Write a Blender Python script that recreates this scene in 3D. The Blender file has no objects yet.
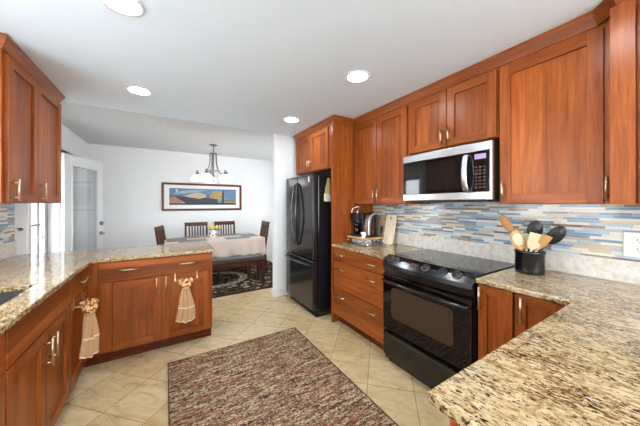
import bpy, bmesh, math, random
from mathutils import Vector, Matrix
S = bpy.context.scene
COL = S.collection
rnd = random.Random(7)
PI = math.pi
R = math.radians

# ------------------------------------------------------------------ camera
cam = bpy.data.objects.new('camera', bpy.data.cameras.new('camera'))
COL.objects.link(cam)
cam.data.sensor_width = 36
cam.data.sensor_fit = 'HORIZONTAL'
cam.data.lens = 36 * 251.97 / 640
cam.data.shift_y = -8.93 / 640
cam.data.clip_start = .02
cam.location = (0, 0, 1.372)
cam.rotation_euler = (PI / 2, 0, -.551)
S.camera = cam

# ------------------------------------------------------------------ world, exposure
W = bpy.data.worlds.new('sky'); S.world = W
W.use_nodes = True
bg = W.node_tree.nodes['Background']
bg.inputs['Color'].default_value = (.95, .975, 1, 1)
bg.inputs['Strength'].default_value = 6.0
S.view_settings.view_transform = 'Standard'
S.view_settings.look = 'None'
S.view_settings.gamma = 1
S.view_settings.use_curve_mapping = False
S.view_settings.exposure = 1.35
S.cycles.use_denoising = True
S.cycles.max_bounces = 12
S.cycles.diffuse_bounces = 7
S.cycles.glossy_bounces = 5
S.cycles.sample_clamp_indirect = 8
S.cycles.caustics_reflective = False
S.cycles.caustics_refractive = False
CAN_STRENGTH = 46
SHADE_STRENGTH = 1.5

def portal(name, loc, rot, sx, sy):        # daylight portal filling a window opening
    l = bpy.data.lights.new(name, 'AREA'); l.shape = 'RECTANGLE'; l.size = sx; l.size_y = sy
    l.cycles.is_portal = True
    o = bpy.data.objects.new(name, l); COL.objects.link(o)
    o.location = loc; o.rotation_euler = rot
portal('portal_sink_window', (-1.30, 1.525, 1.585), (0, -PI / 2, 0), 1.03, 1.35)
portal('portal_patio_door', (-1.30, 4.07, 1.03), (0, -PI / 2, 0), 2.04, .78)
portal('portal_front', (.55, -2.34, 1.4), (PI / 2, 0, PI), 2.9, 1.6)
portal('portal_dining', (2.74, 4.8, 1.55), (0, PI / 2, 0), .9, .7)

# ------------------------------------------------------------------ mesh helpers
class MB:
    def __init__(s): s.v = []; s.f = []; s.m = []; s.sm = []
    def add(s, vs, fs, m=0, smooth=False):
        k = len(s.v); s.v += [tuple(v) for v in vs]
        for f in fs:
            s.f.append([i + k for i in f]); s.m.append(m); s.sm.append(smooth)
        return s
    def box(s, x0, x1, y0, y1, z0, z1, m=0, M=None):
        vs = [Vector((x, y, z)) for z in (z0, z1) for y in (y0, y1) for x in (x0, x1)]
        if M: vs = [M @ v for v in vs]
        return s.add(vs, [(0, 2, 3, 1), (4, 5, 7, 6), (0, 1, 5, 4), (2, 6, 7, 3), (0, 4, 6, 2), (1, 3, 7, 5)], m)
    def taper(s, p0, p1, a0, b0, a1, b1, m=0, ux=Vector((1, 0, 0)), uy=Vector((0, 1, 0))):
        p0 = Vector(p0); p1 = Vector(p1); vs = []
        for p, a, b in ((p0, a0, b0), (p1, a1, b1)):
            for i, j in ((-1, -1), (1, -1), (1, 1), (-1, 1)): vs.append(p + ux * a * i / 2 + uy * b * j / 2)
        return s.add(vs, [(3, 2, 1, 0), (4, 5, 6, 7), (0, 1, 5, 4), (1, 2, 6, 5), (2, 3, 7, 6), (3, 0, 4, 7)], m)
    def prism(s, poly, a, b, axis='z', m=0):     # poly in the two other axes (order x,y,z without the axis)
        n = len(poly)
        def P(u, v, w): return {'z': (u, v, w), 'y': (u, w, v), 'x': (w, u, v)}[axis]
        vs = [P(u, v, a) for u, v in poly] + [P(u, v, b) for u, v in poly]
        fs = [list(range(n))[::-1], list(range(n, 2 * n))] + [(i, (i + 1) % n, n + (i + 1) % n, n + i) for i in range(n)]
        return s.add(vs, fs, m)
    def lathe(s, prof, c=(0, 0, 0), n=24, m=0, M=None, smooth=True, cap=True):
        vs = []; fs = []
        for r, z in prof:
            for i in range(n):
                a = 2 * PI * i / n
                v = Vector((r * math.cos(a), r * math.sin(a), z))
                if M: v = M @ v
                vs.append(v + Vector(c))
        for k in range(len(prof) - 1):
            for i in range(n):
                j = (i + 1) % n
                fs.append((k * n + i, k * n + j, (k + 1) * n + j, (k + 1) * n + i))
        if cap and prof[0][0] > 1e-5: fs.append(list(range(n))[::-1])
        if cap and prof[-1][0] > 1e-5: fs.append([(len(prof) - 1) * n + i for i in range(n)])
        return s.add(vs, fs, m, smooth)
    def tube(s, pts, r, n=10, m=0, flat=None):
        pts = [Vector(p) for p in pts]; vs = []; fs = []
        rs = r if isinstance(r, (list, tuple)) else [r] * len(pts)
        up = None
        for k, p in enumerate(pts):
            t = (pts[min(k + 1, len(pts) - 1)] - pts[max(k - 1, 0)]).normalized()
            if up is None:
                up = Vector((0, 0, 1)) if abs(t.z) < .9 else Vector((1, 0, 0))
            u = t.cross(up).normalized(); w = u.cross(t).normalized(); up = w
            for i in range(n):
                a = 2 * PI * i / n
                vs.append(p + (u * math.cos(a) * (flat or 1) + w * math.sin(a)) * rs[k])
        for k in range(len(pts) - 1):
            for i in range(n):
                j = (i + 1) % n
                fs.append((k * n + i, k * n + j, (k + 1) * n + j, (k + 1) * n + i))
        fs.append(list(range(n))[::-1]); fs.append([(len(pts) - 1) * n + i for i in range(n)])
        return s.add(vs, fs, m, True)
    def ball(s, c, rx, ry, rz, m=0, n=14, M=None):
        pr = [(math.sin(PI * k / 8), -math.cos(PI * k / 8)) for k in range(9)]
        MM = (M or Matrix.Identity(4)) @ Matrix.Diagonal((rx, ry, rz, 1))
        return s.lathe(pr, c, n, m, MM)
    def sheet(s, fn, nu, nv, m=0, smooth=True):   # fn(u,v)->point
        vs = [fn(i / nu, j / nv) for j in range(nv + 1) for i in range(nu + 1)]
        fs = [(j * (nu + 1) + i, j * (nu + 1) + i + 1, (j + 1) * (nu + 1) + i + 1, (j + 1) * (nu + 1) + i) for j in range(nv) for i in range(nu)]
        return s.add(vs, fs, m, smooth)
    def cells(s, xs, ys, inside, z0, z1, m=0):    # slab from grid cells, no inner walls
        nx, ny = len(xs), len(ys); k = lambda i, j, t: t * nx * ny + j * nx + i
        vs = [(x, y, z) for z in (z0, z1) for y in ys for x in xs]; fs = []
        I = lambda i, j: 0 <= i < nx - 1 and 0 <= j < ny - 1 and inside((xs[i] + xs[i + 1]) / 2, (ys[j] + ys[j + 1]) / 2)
        for i in range(nx - 1):
            for j in range(ny - 1):
                if not I(i, j): continue
                fs.append((k(i, j, 1), k(i + 1, j, 1), k(i + 1, j + 1, 1), k(i, j + 1, 1)))
                fs.append((k(i, j, 0), k(i, j + 1, 0), k(i + 1, j + 1, 0), k(i + 1, j, 0)))
                if not I(i, j - 1): fs.append((k(i, j, 0), k(i + 1, j, 0), k(i + 1, j, 1), k(i, j, 1)))
                if not I(i, j + 1): fs.append((k(i + 1, j + 1, 0), k(i, j + 1, 0), k(i, j + 1, 1), k(i + 1, j + 1, 1)))
                if not I(i - 1, j): fs.append((k(i, j + 1, 0), k(i, j, 0), k(i, j, 1), k(i, j + 1, 1)))
                if not I(i + 1, j): fs.append((k(i + 1, j, 0), k(i + 1, j + 1, 0), k(i + 1, j + 1, 1), k(i + 1, j, 1)))
        return s.add(vs, fs, m)
    def sweep(s, path, prof, m=0):                # horizontal path (x,y), profile (outward to the right, z), mitred
        n = len(path); q = len(prof); vs = []; fs = []
        def nrm(a, b):
            d = Vector((b[0] - a[0], b[1] - a[1])).normalized(); return Vector((d.y, -d.x))
        for i, p in enumerate(path):
            n0 = nrm(path[i - 1], p) if i else None
            n1 = nrm(p, path[i + 1]) if i < n - 1 else None
            if n0 is None: o = n1
            elif n1 is None: o = n0
            else: o = (n0 + n1) / (1 + n0.dot(n1))
            for d, z in prof: vs.append((p[0] + o.x * d, p[1] + o.y * d, z))
        for i in range(n - 1):
            for k in range(q):
                l = (k + 1) % q
                fs.append((i * q + k, i * q + l, (i + 1) * q + l, (i + 1) * q + k))
        fs.append(list(range(q))[::-1]); fs.append([(n - 1) * q + k for k in range(q)])
        return s.add(vs, fs, m)
    def build(s, name, mats, parent=None, bevel=0, loc=None, seg=2):
        me = bpy.data.meshes.new(name)
        me.from_pydata(s.v, [], s.f)
        if not isinstance(mats, (list, tuple)): mats = [mats]
        for mt in mats: me.materials.append(mt)
        for i, p in enumerate(me.polygons):
            p.material_index = s.m[i]; p.use_smooth = s.sm[i]
        bm = bmesh.new(); bm.from_mesh(me)
        lone = [v for v in bm.verts if not v.link_faces]
        if lone: bmesh.ops.delete(bm, geom=lone, context='VERTS')
        bmesh.ops.recalc_face_normals(bm, faces=bm.faces); bm.to_mesh(me); bm.free()
        o = bpy.data.objects.new(name, me); COL.objects.link(o)
        if parent: o.parent = parent
        if loc: o.location = loc
        if bevel:
            b = o.modifiers.new('bevel', 'BEVEL'); b.width = bevel; b.segments = seg; b.limit_method = 'ANGLE'; b.angle_limit = R(40)
        return o

def thing(name, label, cat, loc=(0, 0, 0), rz=0, group=None):
    o = bpy.data.objects.new(name, None); COL.objects.link(o)
    o.empty_display_size = .05
    o.location = loc; o.rotation_euler = (0, 0, rz)
    return tag(o, label, cat, group)
def tag(o, label, cat, group=None):
    o['label'] = label; o['category'] = cat
    if group: o['group'] = group
    return o
def struct(o): o['kind'] = 'structure'; return o
def copy_tree(o, parent=None):
    c = o.copy(); COL.objects.link(c)
    if parent: c.parent = parent
    for ch in list(o.children): copy_tree(ch, c)
    return c

# ------------------------------------------------------------------ material helpers
def srgb(r, g, b):
    def c(x):
        x /= 255; return x / 12.92 if x <= .04045 else ((x + .055) / 1.055) ** 2.4
    return (c(r), c(g), c(b), 1)
class NT:
    def __init__(s, name):
        s.mat = bpy.data.materials.new(name); s.mat.use_nodes = True
        s.t = s.mat.node_tree; s.b = s.t.nodes['Principled BSDF']
    def n(s, typ, **kw):
        nd = s.t.nodes.new('ShaderNode' + typ)
        for k, v in kw.items():
            if k.startswith('_'): setattr(nd, k[1:], v)
            else: s.put(nd, k, v)
        return nd
    def put(s, nd, key, v):
        if isinstance(key, str) and key[0] == 'i' and key[1:].isdigit(): inp = nd.inputs[int(key[1:])]
        else: inp = nd.inputs[key.replace('_', ' ')]
        if isinstance(v, bpy.types.NodeSocket): s.t.links.new(v, inp)
        else: inp.default_value = v
    def set(s, **kw):
        for k, v in kw.items(): s.put(s.b, k, v)
        return s
    def math(s, op, a, b=0.0, c=None):
        nd = s.n('Math', _operation=op); s.put(nd, 'i0', a); s.put(nd, 'i1', b)
        if c is not None: s.put(nd, 'i2', c)
        return nd.outputs[0]
    def vmath(s, op, a, b):
        nd = s.n('VectorMath', _operation=op); s.put(nd, 'i0', a); s.put(nd, 'i1', b); return nd.outputs[0]
    def ramp(s, fac, stops, interp='LINEAR'):
        nd = s.n('ValToRGB'); nd.color_ramp.interpolation = interp; e = nd.color_ramp.elements
        while len(e) > 1: e.remove(e[-1])
        e[0].position = stops[0][0]; e[0].color = stops[0][1]
        for p, c in stops[1:]:
            x = e.new(p); x.color = c
        s.put(nd, 'Fac', fac); return nd.outputs[0]
    def mix(s, fac, a, b, blend='MIX'):
        nd = s.n('Mix', _data_type='RGBA', _blend_type=blend)
        s.put(nd, 'i0', fac); s.put(nd, 'i6', a); s.put(nd, 'i7', b); return nd.outputs[2]
    def noise(s, vec, scale, detail=4, rough=.55, dist=0):
        nd = s.n('TexNoise', Scale=scale, Detail=detail, Roughness=rough, Distortion=dist)
        if vec is not None: s.put(nd, 'Vector', vec)
        return nd.outputs['Fac']
    def obj(s): return s.n('TexCoord').outputs['Object']
    def world(s): return s.n('NewGeometry').outputs['Position']
    def xyz(s, v):
        nd = s.n('SeparateXYZ'); s.put(nd, 0 if False else 'i0', v); return nd.outputs
    def comb(s, x, y, z=0.0):
        nd = s.n('CombineXYZ'); s.put(nd, 'i0', x); s.put(nd, 'i1', y); s.put(nd, 'i2', z); return nd.outputs[0]
    def bump(s, h, strength=.3, dist=.01):
        nd = s.n('Bump', Strength=strength, Distance=dist, Height=h); s.put(s.b, 'Normal', nd.outputs[0])

def plain(name, col, rough=.5, metal=0, spec=.5, bump=None, **kw):
    m = NT(name).set(Base_Color=col, Roughness=rough, Metallic=metal)
    m.put(m.b, 'Specular IOR Level', spec)
    v = m.obj(); nz = m.noise(v, 6, 3)
    c = m.mix(m.math('MULTIPLY', nz, .16), col, (col[0] * .72, col[1] * .72, col[2] * .72, 1)); m.set(Base_Color=c)
    if bump: m.bump(m.noise(v, bump[0], 5), bump[1], .004)
    for k, x in kw.items(): m.put(m.b, k, x)
    return m.mat

def wood(name, dark, mid, light, axis='z', rough=.32, boards=0.0, grain=1.0):
    m = NT(name)
    rv = m.n('ObjectInfo').outputs['Random']
    off = m.comb(m.math('MULTIPLY', rv, 17.3), m.math('MULTIPLY', rv, 9.1), m.math('MULTIPLY', rv, 31.7))
    v = m.vmath('ADD', m.obj(), off)
    sc = {'z': (22, 22, 1.5), 'x': (1.5, 22, 22), 'y': (22, 1.5, 22)}[axis]
    v2 = m.vmath('MULTIPLY', v, sc)
    n1 = m.noise(v2, 1.0 * grain, 6, .6, .8)
    n2 = m.noise(m.vmath('MULTIPLY', v2, (6, 6, 6)), 1.0, 3, .6)
    f = m.math('ADD', m.math('MULTIPLY', n1, .8), m.math('MULTIPLY', n2, .2))
    c = m.ramp(f, [(.30, dark), (.50, mid), (.68, light)])
    if boards:
        x = m.xyz(v)[{'z': 0, 'x': 2, 'y': 0}[axis]]
        wn = m.n('TexWhiteNoise', _noise_dimensions='1D'); m.put(wn, 'W', m.math('FLOOR', m.math('DIVIDE', x, boards)))
        g = m.math('MULTIPLY_ADD', wn.outputs['Value'], .55, .74)
        c = m.mix(1.0, c, m.comb(g, g, g), 'MULTIPLY')
    tint = m.math('MULTIPLY_ADD', rv, .14, .93)
    c = m.mix(1.0, c, m.comb(tint, tint, tint), 'MULTIPLY')
    m.set(Base_Color=c, Roughness=rough)
    m.put(m.b, 'Specular IOR Level', .22)
    m.bump(n2, .05, .002)
    return m.mat

CD, CM, CL = srgb(108, 49, 17), srgb(140, 72, 28), srgb(164, 92, 42)
M = {}
M['cherry'] = wood('cherry_upright_grain', CD, CM, CL, 'z')
M['cherry_h'] = wood('cherry_level_grain', CD, CM, CL, 'x')
M['cherry_p'] = wood('cherry_board_panel', CD, CM, CL, 'z', boards=.083)
M['cherry_hp'] = wood('cherry_drawer_front', CD, CM, CL, 'x', boards=.16)
M['crown'] = wood('cherry_crown', CD, CM, CL, 'y')
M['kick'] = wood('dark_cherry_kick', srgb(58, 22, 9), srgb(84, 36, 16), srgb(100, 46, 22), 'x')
M['walnut'] = wood('dark_dining_wood', srgb(40, 20, 14), srgb(72, 38, 26), srgb(98, 54, 36), 'z')
M['nickel'] = plain('brushed_nickel', srgb(200, 178, 150), .28, 1)
M['steel'] = plain('stainless_steel', srgb(205, 205, 206), .27, 1)
M['steel_dark'] = plain('sink_steel', srgb(150, 150, 152), .32, 1)
M['chrome'] = plain('chrome', srgb(220, 220, 225), .12, 1)
M['black'] = plain('black_enamel', srgb(16, 16, 18), .12, 0, .5)
M['fridge_black'] = plain('fridge_black_gloss', srgb(26, 27, 30), .16, 0, .8)
M['black_glass'] = plain('black_glass', srgb(9, 9, 10), .04, 0, .6)
M['oven_window'] = plain('oven_window_glass', srgb(62, 48, 38), .06, 0, .6)
M['black_panel'] = plain('black_panel', srgb(15, 15, 17), .2)
M['mw_window'] = plain('microwave_window', srgb(24, 22, 22), .05, 0, .6)
M['black_matte'] = plain('black_plastic', srgb(20, 20, 21), .4)
M['dark_gap'] = plain('dark_rubber', srgb(12, 12, 12), .8)
M['white_plastic'] = plain('white_plastic', srgb(235, 233, 228), .35)
M['white_ceramic'] = plain('white_ceramic', srgb(240, 240, 240), .15)
M['trim'] = plain('white_trim_paint', srgb(228, 230, 232), .35)
M['wall'] = plain('white_wall_paint', srgb(234, 235, 236), .7, bump=(180, .05))
M['ceiling'] = plain('white_ceiling_paint', srgb(218, 229, 240), .8, bump=(220, .04))
M['storm'] = plain('grey_storm_frame', srgb(176, 178, 182), .4)
M['porch'] = plain('pinkish_porch_paint', srgb(206, 176, 164), .7)
M['concrete'] = plain('pale_concrete', srgb(226, 226, 224), .9, bump=(40, .3))
M['leaf'] = plain('green_leaf', srgb(70, 110, 50), .5)

m = NT('popcorn_ceiling'); v = m.world()
h = m.noise(v, 62, 3, .75)
m.set(Base_Color=m.ramp(h, [(.36, srgb(206, 208, 210)), (.60, srgb(244, 246, 248))]), Roughness=.95); m.bump(h, 1.0, .03); M['popcorn'] = m.mat

def emit(name, col, k):
    m = NT(name); m.set(Base_Color=col); m.put(m.b, 'Emission Color', col); m.put(m.b, 'Emission Strength', k); return m.mat
M['can'] = emit('downlight_diffuser', (.88, .95, 1, 1), CAN_STRENGTH)
M['shade'] = emit('lit_opal_glass', (1, .96, .9, 1), SHADE_STRENGTH)
M['display'] = emit('display_lit', srgb(150, 130, 170), .12)
M['oven_display'] = emit('oven_display_lit', srgb(84, 52, 34), .03)

m = NT('window_glass'); m.set(Base_Color=(1, 1, 1, 1), Roughness=.0); m.put(m.b, 'Transmission Weight', 1.0); m.put(m.b, 'IOR', 1.05)
lp = m.n('BsdfTransparent', Color=(.93, .95, .96, 1)); gl = m.n('BsdfGlossy', Roughness=.02)
mx = m.n('MixShader'); m.put(mx, 'i0', .08); m.put(mx, 'i1', lp.outputs[0]); m.put(mx, 'i2', gl.outputs[0])
m.t.links.new(mx.outputs[0], m.t.nodes['Material Output'].inputs['Surface']); M['glass'] = m.mat

# granite
m = NT('granite'); v = m.world()
gr = m.n('VectorRotate', _rotation_type='Z_AXIS'); m.put(gr, 'Vector', v); m.put(gr, 'Angle', R(80))
vs = m.vmath('MULTIPLY', gr.outputs[0], (.95, 2.0, 1.5))
wv = m.noise(vs, 5, 3, .6)
vd = m.vmath('ADD', vs, m.vmath('MULTIPLY', m.comb(m.noise(vs, 30, 3), m.noise(m.vmath('ADD', vs, (7, 3, 1)), 30, 3), 0), (.04, .04, .04)))
base = m.ramp(m.noise(vd, 34, 6, .7), [(.32, srgb(96, 70, 46)), (.42, srgb(152, 125, 88)), (.54, srgb(186, 163, 125)), (.64, srgb(198, 180, 147)), (.74, srgb(162, 154, 142))])
sp = m.math('ADD', m.noise(vd, 62, 4, .62), m.math('MULTIPLY', m.math('SUBTRACT', wv, .5), .34))
base = m.mix(m.ramp(sp, [(.545, (0, 0, 0, 1)), (.585, (.9, .9, .9, 1))]), base, srgb(84, 54, 30))
sp2 = m.math('ADD', m.noise(m.vmath('ADD', vd, (3.1, 5.2, 0)), 70, 4, .60), m.math('MULTIPLY', m.math('SUBTRACT', wv, .5), .2))
base = m.mix(m.ramp(sp2, [(.575, (0, 0, 0, 1)), (.61, (1, 1, 1, 1))]), base, srgb(34, 22, 17))
sp3 = m.noise(m.vmath('ADD', vd, (9.1, 1.2, 0)), 26, 3, .5)
base = m.mix(m.ramp(sp3, [(.64, (0, 0, 0, 1)), (.69, (.8, .8, .8, 1))]), base, srgb(184, 178, 166))
m.set(Base_Color=base, Roughness=.11); m.put(m.b, 'Specular IOR Level', .5); M['granite'] = m.mat

m = NT('stone_strip'); v = m.world()
m.set(Base_Color=m.ramp(m.noise(v, 26, 5, .7), [(.3, srgb(196, 184, 166)), (.5, srgb(220, 214, 204)), (.7, srgb(232, 228, 222))]), Roughness=.25); M['stone'] = m.mat

# mosaic tile strips: runs along world Y
m = NT('mosaic_strips'); p = m.xyz(m.world())
row = m.math('FLOOR', m.math('DIVIDE', p[2], .0165)); fr = m.math('FRACT', m.math('DIVIDE', p[2], .0165))
def wn1(w):
    nd = m.n('TexWhiteNoise', _noise_dimensions='1D'); m.put(nd, 'W', w); return nd.outputs['Value']
rr = wn1(row); r2 = wn1(m.math('ADD', row, 57.3))
wd = m.math('MULTIPLY_ADD', r2, .09, .085)
u = m.math('ADD', m.math('DIVIDE', p[1], wd), m.math('MULTIPLY', rr, 11.7))
cell = m.math('FLOOR', u); fu = m.math('FRACT', u)
w2 = m.n('TexWhiteNoise', _noise_dimensions='2D'); m.put(w2, 'Vector', m.comb(cell, row))
cv = w2.outputs['Value']
tile = m.ramp(cv, [(0, srgb(132, 162, 188)), (.15, srgb(176, 198, 212)), (.30, srgb(216, 216, 210)), (.44, srgb(164, 146, 126)), (.52, srgb(206, 190, 164)),
                   (.66, srgb(110, 138, 164)), (.74, srgb(228, 222, 210)), (.90, srgb(134, 116, 102))], 'CONSTANT')
tile = m.mix(.25, tile, m.ramp(m.noise(m.vmath('MULTIPLY', m.world(), (20, 20, 160)), 1, 3), [(.3, srgb(130, 120, 110)), (.7, srgb(235, 235, 235))]), 'OVERLAY')
g = m.math('MAXIMUM', m.math('GREATER_THAN', m.math('ABSOLUTE', m.math('SUBTRACT', fr, .5)), .44),
           m.math('GREATER_THAN', m.math('MULTIPLY', m.math('ABSOLUTE', m.math('SUBTRACT', fu, .5)), wd), m.math('MULTIPLY_ADD', wd, .5, -.0012)))
m.set(Base_Color=m.mix(g, tile, srgb(196, 190, 180)), Roughness=m.math('MULTIPLY_ADD', g, .5, .12))
m.bump(m.math('SUBTRACT', 1.0, g), .4, .002); M['mosaic'] = m.mat

# floor: square tiles laid on the diagonal
m = NT('floor_tile'); v = m.world()
rot = m.n('VectorRotate', _rotation_type='Z_AXIS'); m.put(rot, 'Vector', v); m.put(rot, 'Angle', R(45))
br = m.n('TexBrick', Scale=1.0, Mortar_Size=.004, Mortar_Smooth=.2, Brick_Width=.335, Row_Height=.335, _offset=0.0)
m.put(br, 'Vector', m.vmath('ADD', rot.outputs[0], (.094, .06, 0)))
m.put(br, 'Color1', srgb(204, 180, 138)); m.put(br, 'Color2', srgb(222, 202, 164)); m.put(br, 'Mortar', srgb(168, 148, 114))
mv = m.vmath('MULTIPLY', rot.outputs[0], (1, 2.6, 1))
mot = m.ramp(m.noise(mv, 4.5, 7, .68, 1.1), [(.30, srgb(196, 180, 152)), (.46, srgb(236, 228, 212)), (.6, srgb(255, 252, 246))])
m.set(Base_Color=m.mix(.8, br.outputs['Color'], mot, 'MULTIPLY'), Roughness=m.math('MULTIPLY_ADD', m.noise(v, 20, 3), .15, .22))
m.bump(br.outputs['Fac'], -.25, .002); M['tile'] = m.mat

# kitchen rug: streaky pile
m = NT('streaky_pile'); v = m.obj()
st = m.vmath('MULTIPLY', v, (7, 40, 1))
wv = m.noise(st, 1.0, 6, .78, .6)
c1 = m.ramp(wv, [(.34, srgb(40, 26, 22)), (.43, srgb(70, 48, 40)), (.47, srgb(160, 126, 96)), (.51, srgb(98, 66, 50)), (.55, srgb(198, 172, 138)), (.60, srgb(212, 190, 158)), (.64, srgb(62, 42, 32)), (.74, srgb(186, 160, 128))])
sp = m.noise(m.vmath('MULTIPLY', v, (48, 80, 1)), 1, 3, .75)
c1 = m.mix(m.ramp(sp, [(.42, (1, 1, 1, 1)), (.48, (0, 0, 0, 1))]), c1, srgb(58, 38, 30))
sp2 = m.noise(m.vmath('ADD', m.vmath('MULTIPLY', v, (44, 84, 1)), (4, 4, 0)), 1, 3, .75)
c1 = m.mix(m.ramp(sp2, [(.57, (0, 0, 0, 1)), (.62, (1, 1, 1, 1))]), c1, srgb(212, 190, 158))
red = m.math('MULTIPLY', m.ramp(m.noise(m.vmath('MULTIPLY', v, (2.5, 12, 1)), 1.3, 3, .6), [(.50, (0, 0, 0, 1)), (.66, (1, 1, 1, 1))]), m.ramp(m.noise(m.vmath('MULTIPLY', v, (60, 60, 1)), 1, 2), [(.48, (0, 0, 0, 1)), (.56, (1, 1, 1, 1))]))
c1 = m.mix(red, c1, srgb(146, 80, 56))
m.set(Base_Color=c1, Roughness=1.0); m.put(m.b, 'Specular IOR Level', .1)
m.bump(m.noise(m.vmath('MULTIPLY', v, (90, 160, 1)), 1, 3), .5, .01); M['rug'] = m.mat
M['rug_edge'] = plain('rug_binding', srgb(62, 42, 34), .95)

# dining rug: floral field with cream medallion and border
m = NT('floral_rug'); p = m.xyz(m.obj())
vv = m.obj()
vo = m.n('TexVoronoi', Scale=10); m.put(vo, 'Vector', m.vmath('ADD', vv, m.vmath('MULTIPLY', m.comb(m.noise(vv, 9, 2), m.noise(vv, 11, 2), 0), (.15, .15, 0))))
fl = m.ramp(vo.outputs['Distance'], [(0, srgb(150, 66, 48)), (.20, srgb(190, 168, 130)), (.34, srgb(122, 112, 92)), (.44, srgb(60, 48, 42)), (.54, srgb(36, 30, 32)), (.8, srgb(84, 74, 60))])
e = m.math('SQRT', m.math('ADD', m.math('POWER', m.math('DIVIDE', p[0], .62), 2.0), m.math('POWER', m.math('DIVIDE', p[1], .5), 2.0)))
ring = m.ramp(e, [(0, (0, 0, 0, 1)), (.72, (0, 0, 0, 1)), (.76, (1, 1, 1, 1)), (.97, (1, 1, 1, 1)), (1.02, (0, 0, 0, 1))])
cream = m.mix(m.ramp(m.noise(vv, 16, 3), [(.5, (0, 0, 0, 1)), (.56, (1, 1, 1, 1))]), srgb(206, 196, 172), srgb(130, 124, 104))
c = m.mix(ring, fl, cream)
bx = m.math('MAXIMUM', m.math('DIVIDE', m.math('ABSOLUTE', p[0]), 1.36), m.math('DIVIDE', m.math('ABSOLUTE', p[1]), .92))
bd = m.ramp(bx, [(.0, (0, 0, 0, 1)), (.80, (0, 0, 0, 1)), (.81, (1, 1, 1, 1)), (.84, (1, 1, 1, 1)), (.85, (0, 0, 0, 1)), (.97, (0, 0, 0, 1)), (.98, (1, 1, 1, 1))])
c = m.mix(bd, c, srgb(58, 34, 28)); m.set(Base_Color=c, Roughness=1.0); m.put(m.b, 'Specular IOR Level', .1); M['drug'] = m.mat

def fabric(name, a, b, sc=220, rough=.95):
    m = NT(name); v = m.obj()
    m.set(Base_Color=m.mix(m.noise(v, sc, 2), a, b), Roughness=rough); m.put(m.b, 'Specular IOR Level', .15); m.put(m.b, 'Sheen Weight', .2)
    m.bump(m.noise(v, sc * 1.5, 2), .25, .003); return m.mat
M['cloth'] = fabric('table_linen', srgb(208, 194, 182), srgb(190, 174, 162))
M['mat'] = fabric('placemat_weave', srgb(84, 78, 76), srgb(138, 128, 120), 90)
M['bench_fabric'] = fabric('grey_upholstery', srgb(66, 62, 58), srgb(84, 80, 74))
M['towel'] = fabric('tan_waffle_towel', srgb(206, 170, 132), srgb(170, 128, 92), 110)
M['towel_band'] = fabric('cream_towel_band', srgb(236, 218, 190), srgb(222, 198, 166), 150)
m = NT('printed_towel_top'); v = m.obj()
m.set(Base_Color=m.ramp(m.noise(v, 42, 2, .5), [(.40, srgb(120, 66, 34)), (.47, srgb(206, 140, 70)), (.56, srgb(240, 214, 166)), (.66, srgb(160, 90, 60))]), Roughness=.95); M['print'] = m.mat
M['note'] = plain('note_card', srgb(238, 230, 214), .6)
M['kraft'] = plain('kraft_paper', srgb(206, 176, 124), .7)
M['pink'] = plain('pink_magnet', srgb(220, 180, 186), .4)
M['bamboo'] = wood('bamboo', srgb(190, 146, 92), srgb(214, 172, 116), srgb(228, 190, 136), 'y', .4)
M['spoon'] = wood('spoon_wood', srgb(170, 122, 74), srgb(196, 150, 98), srgb(212, 170, 118), 'z', .5)
M['maple'] = wood('maple_board', srgb(222, 204, 170), srgb(234, 218, 188), srgb(240, 228, 204), 'z', .5)
M['maple_honey'] = wood('honey_maple_board', srgb(196, 164, 116), srgb(212, 182, 136), srgb(222, 196, 152), 'z', .5)
M['cream_plastic'] = plain('cream_silicone', srgb(208, 196, 164), .4)
M['green_plastic'] = plain('pale_green_silicone', srgb(186, 190, 140), .4)
M['yellow'] = plain('yellow_petal', srgb(240, 196, 70), .6)
M['cream_petal'] = plain('cream_petal', srgb(244, 226, 160), .6)
M['blue'] = plain('cobalt_glaze', srgb(40, 60, 140), .2)
M['nickel_dark'] = plain('satin_nickel', srgb(134, 132, 128), .33, 1)
M['frame_wood'] = wood('picture_frame_wood', srgb(70, 30, 20), srgb(104, 50, 32), srgb(126, 66, 42), 'x', .3)
M['mat_board'] = plain('white_mount_board', srgb(236, 236, 236), .6)

# ------------------------------------------------------------------ the setting
XL, XR, YE, YW, XD, ZC, ZD, YF = -1.16, 2.29, 3.50, 5.885, 2.60, 2.40, 2.435, -2.2
struct(MB().box(-1.32, 2.76, YF - .16, 6.05, -.1, 0).build('floor', M['tile']))
struct(MB().box(-1.32, 2.76, YF - .16, YE, ZC, 2.60).build('ceiling', M['ceiling']))
struct(MB().box(-1.32, 2.76, YE, 6.05, ZD, 2.60).build('ceiling_dining', M['popcorn']))
def wall_cells(fixed, us, vs, hole):     # wall slab perpendicular to x: cells in (y, z)
    mb = MB(); t = MB(); t.cells(us, vs, lambda u, v: not hole(u, v), fixed[0], fixed[1])
    mb.v = [(w, u, v) for u, v, w in t.v]; mb.f = t.f; mb.m = t.m; mb.sm = t.sm; return mb
WIN = (.85, 2.2, 1.07, 2.1); DOOR = (3.68, 4.46, 0, 2.05)
def hole(u, v): return (WIN[0] < u < WIN[1] and WIN[2] < v < WIN[3]) or (DOOR[0] < u < DOOR[1] and v < DOOR[3])
struct(wall_cells((-1.31, XL), [YF - .16, WIN[0], WIN[1], DOOR[0], DOOR[1], 6.05], [0, WIN[2], WIN[3], DOOR[3], 2.6], hole).build('wall_left', M['wall']))
struct(MB().box(XR, XR + .16, YF, 3.62, 0, 2.6).build('wall_right', M['wall']))
struct(MB().box(XL, XD, YW, 6.05, 0, 2.6).build('wall_back', M['wall']))
struct(MB().box(1.383, XR, 3.517, 3.62, 0, 2.43).build('wall_partition', M['wall'], bevel=.004))
DW = (4.45, 5.15, 1.1, 2.0)
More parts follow.
